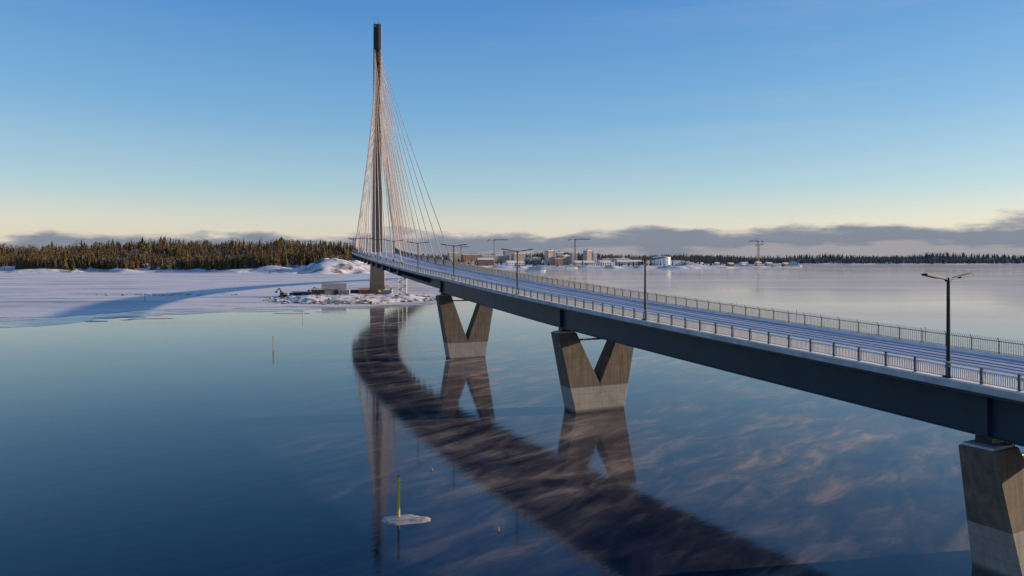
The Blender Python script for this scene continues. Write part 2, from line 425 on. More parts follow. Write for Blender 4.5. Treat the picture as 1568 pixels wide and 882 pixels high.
attach(mp_.build("pylon_top_fittings"))
mp_=MB(); mp_.box(g+Vector((0,0,p.z-2.2)),(8.5,2.0,1.4),M_steel,n,d); attach(mp_.build("pylon_cross_head"))

cm=MB(); am=MB()
NC=20
for half in (-1,1):
    for i in range(NC):
        s=half*(16+ (226-16)*i/(NC-1)); zt=88+51*(i/(NC-1))**0.8
        for sg in (-1,1):
            a=pt(s,(-(hw(s)-0.5) if sg<0 else hwr(s)-0.5),0.0)
            top=g+n*sg*1.5+d*half*2.0+Vector((0,0,zt))
            L=(top-a).length; prev=a
            for k in range(1,9):
                t=k/8; q=a.lerp(top,t); q.z-=4*t*(1-t)*L*0.008
                cm.cyl(prev,q,0.13,0.13,M_cable,6,False); prev=q
            dr=(top-a).normalized()
            am.cyl(a+Vector((0,0,-0.1)),a+dr*3.0,0.2,0.17,M_dark,6)
            pp,dd,nn=frame(s)
            am.box(pp+nn*((-hw(s)-0.15) if sg<0 else hwr(s)+0.15)+Vector((0,0,-1.0)),(0.45,0.6,0.8),M_steel,nn,dd)
attach(cm.build("stay_cables",smooth=True)); attach(am.build("cable_anchors"))

def lamp(s):
    base=pt(s,-(hw(s)-0.0),0.26); p,d,n=frame(s)
    e=empty("street_lamp",base); H=6.35
    mb=MB(); up=Vector((0,0,1)); b=base-up*0.24
    mb.box(b+up*0.32,(0.24,0.24,0.05),M_dark,n,d)
    mb.cyl(b+up*0.37,b+up*H,0.13,0.095,M_dark,12)
    mb.cyl(b+up*0.37,b+up*1.1,0.155,0.15,M_dark,12)
    attach(mb.build("pole"),e)
    mb=MB()
    for sg in (-1,1):
        a=(n*sg+up*0.15).normalized(); az=a.cross(d)*1.0
        if az.z<0: az=-az
        c=b+up*H+a*1.2
        mb.box(c,(1.2,0.10,0.055),M_dark,a,d,az)
        c=b+up*H+a*1.75
        mb.box(c-az*0.03,(0.72,0.19,0.06),M_dark,a,d,az)
    mb.box(b+up*H,(0.14,0.14,0.12),M_dark,n,d)
    attach(mb.build("arms",bevel=0.015),e)
for s in (-389,-360.0,-329.7,-299.3,-271,-245,-218,-191,-164,-137,-110,-83,-55,-28,28,55,82,109,136,163,190): lamp(s)

# ---------------------------------------------------------------- water / ice
def fractal(pts, it, amp):
    for _ in range(it):
        q=[]
        for i in range(len(pts)):
            a=pts[i]; b=pts[(i+1)%len(pts)]; dx=b[0]-a[0]; dy=b[1]-a[1]; L=math.hypot(dx,dy)
            o=random.uniform(-1,1)*amp*min(L,60)
            q+= [a,((a[0]+b[0])/2-dy/L*o,(a[1]+b[1])/2+dx/L*o)]
        pts=q
    return pts
def sheet(name, pts, z, mat):
    bm=bmesh.new(); vs=[bm.verts.new((x,y,z)) for x,y in pts]
    f=bm.faces.new(vs); f.normal_update()
    if f.normal.z<0: f.normal_flip()
    bmesh.ops.triangulate(bm,faces=[f])
    me=bpy.data.meshes.new(name); bm.to_mesh(me); bm.free(); me.materials.append(mat)
    o=bpy.data.objects.new(name,me); sc.collection.objects.link(o); return o
W=MB(); W.add([(-45000,-3000,0),(45000,-3000,0),(45000,60000,0),(-45000,60000,0)],[(0,1,2,3)],M_water); W.build("water")
core=[(-420,236),(-260,232),(-160,240),(-155,256),(-150,272),(-135,280),(-104,291),(-97,298),(-73,294),(-55,305),(-42,322),(-40,345),(-47,454),(-53,674),(-27,1161),(27,1741),(-200,1900),(-1900,1900),(-1900,220)]
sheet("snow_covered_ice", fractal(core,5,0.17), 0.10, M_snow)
thin=[(-420,176),(-260,186),(-158,199),(-142,212),(-142,232),(-120,252),(-92,268),(-80,284),(-62,286),(-44,298),(-36,318),(-34,345),(-40,454),(-45,674),(-10,1161),(60,1741),(-200,1950),(-1950,1950),(-1950,170)]
sheet("thin_ice_edge", fractal(thin,5,0.22), 0.03, M_thin)
fb=bmesh.new(); rnd=random.Random(31)
for i in range(70):
    x=rnd.uniform(-250,-50); y0=200+ (x+160)*0.75 if x>-160 else 196
    y=y0+rnd.uniform(-6,60); r=rnd.uniform(0.8,4.5); k=9; o=rnd.random()*6
    vs=[fb.verts.new((x+math.cos(o+6.283*j/k)*r*2.0*rnd.uniform(0.6,1.1),y+math.sin(o+6.283*j/k)*r*rnd.uniform(0.6,1.1),0.05+0.0006*i)) for j in range(k)]
    f=fb.faces.new(vs); f.normal_update()
    if f.normal.z<0: f.normal_flip()
me=bpy.data.meshes.new("drifting_ice_floes"); fb.to_mesh(me); fb.free(); me.materials.append(M_snow)
sc.collection.objects.link(bpy.data.objects.new("drifting_ice_floes",me))

# ---------------------------------------------------------------- terrain
def terrain(name,x0,x1,y0,y1,nx,ny,hf,mat):
    vs=[];fs=[]
    for j in range(ny+1):
        for i in range(nx+1):
            x=x0+(x1-x0)*i/nx; y=y0+(y1-y0)*j/ny; vs.append((x,y,hf(x,y)))
    for j in range(ny):
        for i in range(nx):
            a=j*(nx+1)+i; fs.append((a,a+1,a+nx+2,a+nx+1))
    me=bpy.data.meshes.new(name); me.from_pydata(vs,[],fs); me.materials.append(mat)
    me.polygons.foreach_set("use_smooth",[True]*len(fs))
    o=bpy.data.objects.new(name,me); sc.collection.objects.link(o); return o
def nz(x,y,f,o=4): return noise.fractal(Vector((x*f,y*f,3.1)),1.0,2.0,o)
def left_h(x,y):
    sh=1130+75*nz(x,7,0.006)
    h=-1.5+6*sst(sh,sh+45,y)+38*sst(sh+70,sh+350,y)*(0.84+0.20*math.sin(x*0.0065+5.6)+0.3*nz(x,50,0.004))
    h+= (4.0*nz(x,y,0.02)+4*nz(x,y,0.006))*sst(sh,sh+60,y)
    h+= 7*max(0,nz(x,y+99,0.014,3))*sst(sh,sh+20,y)
    h= h*sst(-215,-330,x) if h>0 else h
    r=((x+285)/85)**2+((y-1130)/95)**2
    if r<2.4:
        h=max(h,(23+9*nz(x,y,0.012,3))*math.exp(-r*1.3)-3+8.5*nz(x,y,0.03,5)*math.exp(-r*0.5))
    return h
terrain("forested_shore_hill",-1800,-150,1010,1800,300,150,left_h,M_snowrock)

def tree_templates():
    T=[]
    for v in range(7):
        rnd=random.Random(v); vs=[];fs=[];c=[]
        g0=(0.070+0.03*rnd.random(),0.060+0.015*rnd.random(),0.028)
        for i in range(4): vs.append((0.012*math.cos(i*1.57),0.012*math.sin(i*1.57),0)); c.append((0.12,0.07,0.05))
        vs.append((0,0,0.6)); c.append((0.12,0.07,0.05)); fs+=[(i,(i+1)%4,4) for i in range(4)]
        nt_=7
        for t in range(nt_):
            z=0.12+0.80*t/nt_; r=0.20*(1-t/nt_)**0.85+0.025; o=len(vs); k=8
            vs.append((rnd.uniform(-.01,.01),rnd.uniform(-.01,.01),min(1,z+0.24))); c.append(tuple(x*1.2 for x in g0))
            for i in range(k):
                a=i*2*math.pi/k+rnd.random()*0.5; rr_=r*rnd.uniform(0.55,1.15)
                vs.append((math.cos(a)*rr_,math.sin(a)*rr_,z-rnd.uniform(0,0.06))); c.append(tuple(x*rnd.uniform(0.6,1.3) for x in g0))
            fs+=[(o,o+1+i,o+1+(i+1)%k) for i in range(k) if rnd.random()>0.1]
        T.append((vs,fs,c))
    for v in range(7):
        rnd=random.Random(50+v); vs=[];fs=[];c=[]
        birch=v>=4
        g0=(0.24,0.135,0.080) if birch else (0.145,0.100,0.048)
        tk=(0.34,0.19,0.11)
        for i in range(4): vs.append((0.014*math.cos(i*1.57),0.014*math.sin(i*1.57),0)); c.append(tk)
        vs.append((0,0,0.92)); c.append(tk); fs+=[(i,(i+1)%4,4) for i in range(4)]
        for t in range(34 if not birch else 44):
            z=rnd.uniform(0.42 if not birch else 0.2,0.97); rm=0.20*math.sin(math.pi*min(1,max(0.12,(z-0.25)/0.85)))**0.7
            a=rnd.random()*6.28; r=rm*rnd.random()**0.5; cx,cy=r*math.cos(a),r*math.sin(a)
            s_=rnd.uniform(0.035,0.075)*(0.65 if birch else 1); col=tuple(x*rnd.uniform(0.5,1.4) for x in g0); o=len(vs)
            for k in range(4):
                vs.append((cx+rnd.uniform(-1,1)*s_,cy+rnd.uniform(-1,1)*s_,z+rnd.uniform(-0.6,0.6)*s_)); c.append(col)
            fs+=[(o,o+1,o+2),(o,o+2,o+3),(o,o+3,o+1),(o+1,o+3,o+2)]
        T.append((vs,fs,c))
    return T
TT=tree_templates()
def forest(name, places, tint=(1,1,1), add=(0,0,0)):
    V=[];F=[];C=[]
    for (x,y,z,h,kind) in places:
        vs,fs,c=TT[kind]; a=random.random()*6.28; ca,sa=math.cos(a),math.sin(a); o=len(V); w=h*random.uniform(0.85,1.25)
        br=random.uniform(0.7,1.35)
        for (px,py,pz) in vs: V.append((x+(px*ca-py*sa)*w,y+(px*sa+py*ca)*w,z+pz*h))
        for q in fs: F.append(tuple(i+o for i in q))
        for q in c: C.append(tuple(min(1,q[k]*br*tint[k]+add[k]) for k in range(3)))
    me=bpy.data.meshes.new(name); me.from_pydata(V,[],F); me.materials.append(M_fol)
    ca=me.color_attributes.new("Col","FLOAT_COLOR","POINT")
    flat=[]
    for q in C: flat+= [q[0],q[1],q[2],1]
    ca.data.foreach_set("color",flat)
    o=bpy.data.objects.new(name,me); sc.collection.objects.link(o); return o
pl=[]
rnd=random.Random(3)
while len(pl)<6400:
    y=1150+440*rnd.random()**1.4; x=rnd.uniform(-1.0,-0.235)*y*0.96
    h=left_h(x,y)
    if h<3.5: continue
    if x>-390 and ((x+285)/95)**2+((y-1120)/95)**2<1.2 and rnd.random()<0.88: continue
    if nz(x,y,0.012)<-0.25 and y<1240: continue
    conif=rnd.random()<0.35+0.5*nz(x,y,0.006)
    big=1.0+0.35*nz(x,y,0.02)
    pl.append((x,y,h-0.5,rnd.uniform(12,25)*big*(1.2 if rnd.random()<0.08 else 1),rnd.randrange(0,7) if conif else rnd.randrange(7,14)))
forest("left_forest",pl,add=(0.010,0.009,0.010))

def harb_h(x,y):
    e=sst(1780+90*nz(x,1,0.004),1820+90*nz(x,1,0.004),y)
    r=sst(640,560,x)
    h=-1.5+7*e*r+3.0*nz(x,y,0.012)*e*r+14*sst(1950,2250,y)*r
    q=((x-487)/60)**2+((y-1890)/60)**2
    h=max(h,18*math.exp(-q*1.3)-2.5+8*nz(x,y,0.025,5)*math.exp(-q*0.6))
    return h
terrain("harbour_headland",-520,700,1700,2500,200,90,harb_h,M_farsnow)
def isl_h(x,y):
    q=((x-735)/190)**2+((y-2050)/90)**2
    return -1.5+8*math.exp(-q*1.6)-1.8+4.0*nz(x,y,0.015)
terrain("low_skerry",500,980,1930,2180,90,30,isl_h,M_farsnow)
def far_h(x,y):
    sh=3450+150*nz(x,2,0.002)+ (250 if x>1300 else 0)
    return -2+6*sst(sh,sh+60,y)+ (30+26*nz(x,5,0.0012))*sst(sh+80,sh+600,y)
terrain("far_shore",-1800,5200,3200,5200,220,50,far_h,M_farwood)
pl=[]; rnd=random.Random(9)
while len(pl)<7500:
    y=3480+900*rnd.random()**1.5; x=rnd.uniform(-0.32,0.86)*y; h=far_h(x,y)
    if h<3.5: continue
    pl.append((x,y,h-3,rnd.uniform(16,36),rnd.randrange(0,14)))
forest("far_treeline",pl,(0.45,0.55,0.7),(0.07,0.08,0.095))  # blue tint and added grey paint distance haze into the tree colours
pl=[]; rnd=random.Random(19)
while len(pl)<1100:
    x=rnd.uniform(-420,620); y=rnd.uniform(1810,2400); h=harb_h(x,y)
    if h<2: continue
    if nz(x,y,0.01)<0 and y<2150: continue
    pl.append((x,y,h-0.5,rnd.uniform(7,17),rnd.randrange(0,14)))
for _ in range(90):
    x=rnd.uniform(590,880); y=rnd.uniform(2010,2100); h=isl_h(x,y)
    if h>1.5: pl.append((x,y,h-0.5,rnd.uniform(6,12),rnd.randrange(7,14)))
forest("harbour_trees",pl,(0.75,0.82,0.95),(0.03,0.034,0.04))  # weaker haze, painted in as a bluish tint and lift

# ---------------------------------------------------------------- city
def building(name,x,y,w,dp,h,wall,rows,cols,rot=0.0,roof="flat",z0=None):
    if z0 is None: z0=max(2.5,harb_h(x,y)-0.5)
    e=empty(name,(x,y,z0)); ax=Vector((math.cos(rot),math.sin(rot),0)); ay=Vector((-math.sin(rot),math.cos(rot),0)); c=Vector((x,y,z0))
    mb=MB(); mb.box(c+Vector((0,0,h/2-1.5)),(w/2,dp/2,h/2+1.5),wall,ax,ay); attach(mb.build("walls"),e)
    mb=MB()
    if roof=="flat":
        mb.box(c+Vector((0,0,h+0.5)),(w/2+0.3,dp/2+0.3,0.5),M_white,ax,ay)
        mb.box(c+ax*w*0.15+Vector((0,0,h+2.5)),(w*0.15,dp*0.2,1.5),wall,ax,ay)
    else:
        o=[c+ax*sx*(w/2+0.5)+ay*sy*(dp/2+0.5)+Vector((0,0,h)) for sx,sy in ((-1,-1),(1,-1),(1,1),(-1,1))]+[c-ax*(w/2+0.5)+Vector((0,0,h+dp*0.3)),c+ax*(w/2+0.5)+Vector((0,0,h+dp*0.3))]
        mb.add(o,[(0,1,5,4),(2,3,4,5),(0,4,3),(1,2,5),(0,3,2,1)],M_white)
    attach(mb.build("roof"),e)
    mb=MB()
    for r_ in range(rows):
        for k in range(cols):
            u=-w/2+w*(k+0.5)/cols; z=h*(r_+0.5)/rows
            mb.box(c+ax*u-ay*(dp/2+0.05)+Vector((0,0,z)),(w/cols*0.28,0.06,h/rows*0.27),M_glass,ax,ay)
            if k<max(2,cols//2):
                v=-dp/2+dp*(k+0.5)/max(2,cols//2)
                mb.box(c+ax*(w/2+0.05)+ay*v+Vector((0,0,z)),(0.06,dp/cols*0.5,h/rows*0.27),M_glass,ax,ay)
    attach(mb.build("windows"),e)
building("brick_warehouse",-72,1850,44,18,17,M_brick,3,10,0.3,"gable")
building("apartment_building",112,2000,30,16,44,M_beige,12,6,0.7)
building("apartment_building",140,2040,24,16,36,M_grey,10,5,0.6)
building("apartment_building",157,2030,26,16,28,M_beige,8,6,0.7)
building("apartment_building",184,2060,20,15,33,M_grey,9,5,0.6)
building("apartment_building",222,2010,20,16,42,M_beige,13,4,0.7)
building("apartment_building",243,2040,16,16,36,M_grey,11,4,0.7)
building("apartment_building",62,2050,46,16,20,M_grey,6,9,0.4)
building("apartment_building",20,2120,40,16,26,M_beige,7,9,0.5)
building("apartment_building",-52,2100,90,16,25,M_beige,7,16,0.45)
building("apartment_building",-130,2150,60,16,22,M_brick,6,10,0.5)
building("apartment_building",-185,2180,40,16,26,M_beige,6,8,0.5)
building("apartment_building",-10,2200,36,16,34,M_grey,9,7,0.5)
building("apartment_building",285,2080,36,15,14,M_brick,4,8,0.5)
building("apartment_building",345,2150,60,15,12,M_beige,3,10,0.4)
building("warehouse",330,1990,55,22,9,M_grey,2,10,0.3,"gable")
building("warehouse",8,1900,50,22,9,M_white,2,9,0.4,"gable")
building("warehouse",200,1900,60,20,8,M_beige,2,10,0.4,"gable")
building("warehouse",262,1930,34,20,11,M_white,2,6,0.4,"gable")
building("warehouse",375,2030,40,18,10,M_brick,2,8,0.4,"gable")
building("construction_shell_building",128,1910,24,14,20,M_brick,6,5,0.5)
for x,y,w,h,m_ in ((540,1960,20,8,M_beige),(612,2040,16,8,M_beige),(655,2050,22,7,M_brick),(695,2045,26,9,M_white),(735,2040,18,10,M_beige),(775,2060,24,8,M_grey),(822,2055,18,7,M_brick)):
    building("shore_house",x,y,w,12,h,m_,2,4,0.5,"gable",3.5)
for x,y,w,m_ in ((-330,1165,11,M_white),(-655,1215,12,M_beige),(-742,1225,10,M_brick)):
    building("shore_cabin",x,y,w,8,4.5,m_,1,3,0.4,"gable",max(2.5,left_h(x,y)))
e=empty("storage_tank",(416,1900,3)); mb=MB()
mb.cyl((416,1900,1),(416,1900,30),25,25,M_white,48); mb.cyl((416,1900,30),(416,1900,33),25.2,4,M_white,48)
for a in range(12):
    t=a*math.pi/6; mb.cyl((416+25.2*math.cos(t),1900+25.2*math.sin(t),1),(416+25.2*math.cos(t),1900+25.2*math.sin(t),31),0.3,0.3,M_grey,5)
attach(mb.build("shell"),e)
def crane(x,y,h,jf,jb,ang):
    e=empty("tower_crane",(x,y,2)); mb=MB(); a=Vector((math.cos(ang),math.sin(ang),0)); b=Vector((-math.sin(ang),math.cos(ang),0)); o=Vector((x,y,2))
    w=1.4
    for i in (-1,1):
        for j in (-1,1): mb.cyl(o+a*w*i+b*w*j,o+a*w*i+b*w*j+Vector((0,0,h)),0.4,0.4,M_crane,4)
    z=0; k=1
    while z<h-3:
        mb.cyl(o+a*w*k-b*w+Vector((0,0,z)),o-a*w*k-b*w+Vector((0,0,z+3)),0.25,0.25,M_crane,4)
        mb.cyl(o+b*w*k+a*w+Vector((0,0,z)),o-b*w*k+a*w+Vector((0,0,z+3)),0.25,0.25,M_crane,4); z+=3; k=-k
    t=o+Vector((0,0,h)); apex=t+Vector((0,0,9)); mb.cyl(t,apex,1.0,0.4,M_crane,4)
    for v in (-0.8,0.8):
        mb.cyl(t+b*v,t+a*jf+b*v,0.5,0.5,M_crane,4); mb.cyl(t+b*v,t-a*jb+b*v,0.5,0.5,M_crane,4)
    mb.cyl(t+Vector((0,0,2)),t+a*jf+Vector((0,0,1.5)),0.4,0.4,M_crane,4)
    u=0
    while u<jf-3: mb.cyl(t+a*u,t+a*(u+1.5)+Vector((0,0,2)),0.25,0.25,M_crane,4); mb.cyl(t+a*(u+1.5)+Vector((0,0,2)),t+a*(u+3),0.25,0.25,M_crane,4); u+=3
    mb.cyl(apex,t+a*jf*0.7+Vector((0,0,2)),0.2,0.2,M_crane,4); mb.cyl(apex,t-a*jb,0.2,0.2,M_crane,4)
    mb.box(t-a*(jb-2)+Vector((0,0,-2)),(2,1.5,2),M_grey,a,b); mb.box(t+a*2+b*1.8+Vector((0,0,-1.2)),(1.2,1,1.4),M_glass,a,b)
    attach(mb.build("lattice"),e)
crane(186,2010,80,46,20,0.15); crane(-54,2060,80,42,20,-0.1); crane(738,2050,76,26,16,2.9); crane(-165,2200,62,30,14,0.5); crane(752,2080,66,20,12,0.4)

def ferry(x,y,L,name="passenger_ferry",rot=0.15):
    e=empty(name,(x,y,0)); a=Vector((math.cos(rot),math.sin(rot),0)); b=Vector((-math.sin(rot),math.cos(rot),0)); o=Vector((x,y,0))
    mb=MB(); prof=[(-0.5,0.8),(-0.48,1),(0.2,1),(0.4,0.6),(0.5,0.02)]; W_=L*0.11
    vs=[]
    for z,k in ((-0.5,0.9),(L*0.09,1.0)):
        for u,w in prof: vs.append(o+a*u*L*k-b*w*W_+Vector((0,0,z)))
        for u,w in reversed(prof): vs.append(o+a*u*L*k+b*w*W_+Vector((0,0,z)))
    fs=[tuple(range(10)),tuple(range(10,20))]+[(i,(i+1)%10,10+(i+1)%10,10+i) for i in range(10)]
    mb.add(vs,fs,M_white)
    z=L*0.09
    for k,(u0,u1) in enumerate(((-0.44,0.28),(-0.38,0.2),(-0.05,0.14))):
        hh=L*0.07; c=o+a*(u0+u1)/2*L+Vector((0,0,z+hh/2)); mb.box(c,((u1-u0)/2*L,W_*(0.85-0.1*k),hh/2),M_white,a,b)
        mb.box(c+Vector((0,0,hh*0.1)),((u1-u0)/2*L*0.94,W_*(0.85-0.1*k)+0.06,hh*0.18),M_glass,a,b); z+=hh
    mb.cyl(o-a*L*0.15+Vector((0,0,L*0.2)),o-a*L*0.18+Vector((0,0,L*0.36)),L*0.03,L*0.025,M_orange,8)
    mb.cyl(o+a*L*0.05+Vector((0,0,L*0.28)),o+a*L*0.05+Vector((0,0,L*0.46)),0.25,0.15,M_dark,5)
    attach(mb.build("hull_and_superstructure"),e)
ferry(44,1230,36); ferry(905,2200,60,"moored_barge",0.0); ferry(150,1720,34,"moored_boat",0.3); ferry(250,1740,30,"moored_boat",-0.2); ferry(560,1850,30,"moored_boat",0.1)

# ---------------------------------------------------------------- pylon islet, site
def islet_h(x,y):
    q=math.hypot((x+81)/42,(y-352)/43); q*=1+0.2*nz(x,y,0.05)
    return -0.6+2.2*sst(1.05,0.72,q)+0.8*nz(x,y,0.12)*sst(1.1,0.8,q)
terrain("pylon_islet",-135,-32,300,405,150,150,islet_h,M_isletrock)
mb=MB(); rnd=random.Random(5)
def boulder(c,r):
    bm=bmesh.new(); bmesh.ops.create_icosphere(bm,subdivisions=2,radius=r); o=Vector((rnd.random()*50,0,0))
    vs=[]
    for v in bm.verts:
        k=1+0.45*noise.noise(v.co*(0.9/r)+o); vs.append(Vector(c)+Vector((v.co.x*k*1.2,v.co.y*k,v.co.z*k*0.75)))
    fs=[[v.index for v in f.verts] for f in bm.faces]; mb.add(vs,fs,M_boulder); bm.free()
for i in range(220):
    t=rnd.random()*6.28; q=rnd.uniform(0.84,1.04) if i%4 else rnd.uniform(0.3,0.95)
    x=-81+42*q*math.cos(t); y=352+43*q*math.sin(t); boulder((x,y,max(0.1,islet_h(x,y))),rnd.uniform(0.3,1.2))
for i in range(90):
    x=-97+rnd.gauss(0,16); y=392+rnd.gauss(0,8); boulder((x,y,0.3),rnd.uniform(0.3,1.2))
for i in range(40):
    x=-205+rnd.gauss(0,22); y=395+rnd.gauss(0,5); boulder((x,y,0.1),rnd.uniform(0.3,1.0))
mb.build("shoreline_rocks")
def gh(x,y): return max(0.1,islet_h(x,y))
def shed(x,y,L,Wd,H1,H2,nm,m):
    z=gh(x,y); e=empty(nm,(x,y,z)); mb=MB(); a=Vector((0.97,0.25,0)); b=Vector((-0.25,0.97,0)); o=Vector((x,y,z))
    q=[o+a*sx*L+b*sy*Wd+Vector((0,0,zz)) for zz in (-0.5,H1) for sx,sy in ((-1,-1),(1,-1),(1,1),(-1,1))]+[o-a*L+Vector((0,0,H2)),o+a*L+Vector((0,0,H2))]
    mb.add(q,[(0,1,5,4),(2,3,7,6),(1,2,6,9,5),(3,0,4,8,7)],m)
    attach(mb.build("walls"),e)
    mb=MB(); q=[o+a*sx*(L+0.3)+b*sy*(Wd+0.3)+Vector((0,0,H1-0.15)) for sx,sy in ((-1,-1),(1,-1),(1,1),(-1,1))]+[o-a*(L+0.3)+Vector((0,0,H2+0.08)),o+a*(L+0.3)+Vector((0,0,H2+0.08))]
    mb.add(q,[(0,1,5,4),(2,3,4,5)],m); attach(mb.build("roof"),e)
    mb=MB(); mb.box(o-b*(Wd+0.05)+a*L*0.2+Vector((0,0,1.1)),(L*0.2,0.05,1.2),M_dark,a,b); attach(mb.build("door"),e)
shed(-97,372,6.2,4.2,3.0,5.8,"storage_tent",M_tarp)
shed(-84,392,3.6,2.4,2.6,4.0,"site_shed",M_brick); shed(-109,392,3.4,2.4,2.6,3.9,"site_shed",M_grey)
def container(x,y,m,rot,nm="shipping_container"):
    z=gh(x,y); e=empty(nm,(x,y,z)); a=Vector((math.cos(rot),math.sin(rot),0)); b=Vector((-math.sin(rot),math.cos(rot),0)); o=Vector((x,y,z)); mb=MB()
    mb.box(o+Vector((0,0,1.3)),(3.0,1.2,1.25),m,a,b)
    for i in range(15): mb.box(o+a*(-2.8+0.4*i)+Vector((0,0,1.3)),(0.09,1.25,1.15),m,a,b)
    mb.box(o+Vector((0,0,2.63)),(3.05,1.25,0.07),M_kerb,a,b)
    for i in (-1,1):
        for j in (-1,1): mb.box(o+a*i*2.95+b*j*1.17+Vector((0,0,1.3)),(0.1,0.1,1.3),M_dark,a,b)
    attach(mb.build("body"),e)
for (cx_,cy_,m_,r_) in ((-113,374,M_blue,0.2),(-106,385,M_red,0.1),(-120,383,M_grey,0.4),(-88,384,M_dark,0.1),(-68,372,M_grey,-0.2),(-104,366,M_dark,0.5),(-108,379,M_dark,-0.3),(-82,378,M_red,0.2),(-90,366,M_grey,0.0),(-117,369,M_dark,1.0)): container(cx_,cy_,m_,r_)
def excavator(x,y,rot,m=M_orange):
    z=gh(x,y); e=empty("excavator",(x,y,z)); a=Vector((math.cos(rot),math.sin(rot),0)); b=Vector((-math.sin(rot),math.cos(rot),0)); o=Vector((x,y,z)); u=Vector((0,0,1))
    mb=MB()
    for j in (-1,1):
        mb.box(o+b*j*1.1+u*0.45,(1.9,0.28,0.42),M_dark,a,b)
        for i in (-1,1): mb.cyl(o+b*(j*1.1-0.28)+a*i*1.85+u*0.45,o+b*(j*1.1+0.28)+a*i*1.85+u*0.45,0.42,0.42,M_dark,10)
    attach(mb.build("tracks"),e); mb=MB()
    mb.box(o-a*0.3+u*1.5,(1.7,1.2,0.55),m,a,b); mb.box(o-a*1.3+u*2.2,(0.7,1.15,0.25),m,a,b)
    mb.box(o+a*0.7+b*0.6+u*2.5,(0.65,0.5,0.6),M_glass,a,b); mb.box(o+a*0.7+b*0.6+u*3.13,(0.7,0.55,0.05),m,a,b)
    attach(mb.build("house_and_cab",bevel=0.05),e); mb=MB()
    p1=o+a*1.2-b*0.3+u*1.8; p2=p1+a*2.4+u*2.9; p3=p2+a*2.2-u*1.6; p4=p3+a*0.2-u*1.4
    mb.cyl(p1,p2,0.35,0.28,m,6); mb.cyl(p2,p3,0.26,0.18,m,6); mb.box(p4+u*0.9,(0.45,0.5,0.4),M_dark,a,b,u)
    attach(mb.build("boom_and_bucket"),e)
excavator(-125,373,2.6,M_dark); excavator(-116,388,0.6,M_dark); excavator(-73,380,0.6,M_orange)
x,y=-62,386; e=empty("scaffold_stair_tower",(x,y,1)); mb=MB()
for i in range(3):
    for j in range(2): mb.cyl((x+2.3*(i-1),y+2*j,0.5),(x+2.3*(i-1),y+2*j,19),0.13,0.13,M_galv,4)
for k in range(9):
    z=1.5+2.1*k
    for j in range(2): mb.cyl((x-2.3,y+2*j,z),(x+2.3,y+2*j,z),0.1,0.1,M_galv,4)
    if k<8:
        sg=1 if k%2 else -1; mb.cyl((x-2.2*sg,y,z),(x+2.2*sg,y,z+2.1),0.16,0.16,M_post,4)
        mb.box((x,y+1,z),(2.3,1,0.05),M_pale)
attach(mb.build("frame"),e)

# ---------------------------------------------------------------- channel markers
def spar(name,x,y,h,r,mat,lean=0.0,z0=-1.0):
    e=empty(name,(x,y,0)); mb=MB()
    mb.cyl((x,y,z0),(x+lean,y,h),r,r*0.8,mat,10)
    mb.cyl((x+lean*0.93,y,h*0.9),(x+lean,y,h+0.02),r*1.25,r*1.25,mat,10)
    mb.cyl((x+lean,y,h+0.02),(x+lean,y,h+0.12),r*0.6,r*0.3,M_dark,8)
    attach(mb.build("spar"),e)
spar("yellow_channel_marker",-8.8,53.0,3.2,0.115,M_yellow)
spar("channel_marker_pole",-53.5,153,2.9,0.12,M_pale); spar("channel_marker_pole",-72.6,237,2.3,0.14,M_yellow)
spar("channel_marker_pole",109,180,2.4,0.07,M_dark); spar("channel_marker_pole",100,240,2.6,0.08,M_dark); spar("channel_marker_pole",-178,331,3.6,0.16,M_orange)
spar("ice_frozen_branch",98,300,1.8,0.06,M_dark,0.9); spar("ice_frozen_branch",98.2,300,1.6,0.06,M_dark,-0.8)
fl=MB(); cx,cy=-8.45,52.6; n_=40; vs=[(cx,cy,0.13)]
for ring,(k,z) in enumerate(((0.4,0.12),(0.75,0.07),(1.0,0.025),(1.02,-0.2))):
    for i in range(n_):
        t=6.283*i/n_; q=Vector((math.cos(t),math.sin(t),0)); r=1.0+0.30*noise.noise(q*1.3+Vector((3,0,1)))+0.14*noise.noise(q*4)
        vs.append((cx+1.7*r*k*math.cos(t)+(0.4 if math.cos(t)>0.8 else 0)*k,cy+1.0*r*k*math.sin(t),z+(0.05*noise.noise(Vector((k*9,t*2,0))) if ring<2 else 0)))
fs=[(0,1+i,1+(i+1)%n_) for i in range(n_)]
for q in range(3): fs+=[(1+q*n_+i,1+(q+1)*n_+i,1+(q+1)*n_+(i+1)%n_,1+q*n_+(i+1)%n_) for i in range(n_)]
fl.add(vs,fs,simple("floe_ice",(0.56,0.49,0.43),(0.20,0.20,0.20),0.5,0,2.4,bump=0.6)); fl.build("ice_floe",smooth=True)
for (x,y) in ((-7.6,65),(-1.0,50.5)):
    e=empty("marker_buoy",(x,y,0)); mb=MB(); mb.cyl((x,y,-0.1),(x,y,0.14),0.08,0.08,M_pale,10); mb.cyl((x,y,0.14),(x,y,0.30),0.06,0.02,M_pale,10); attach(mb.build("float"),e)

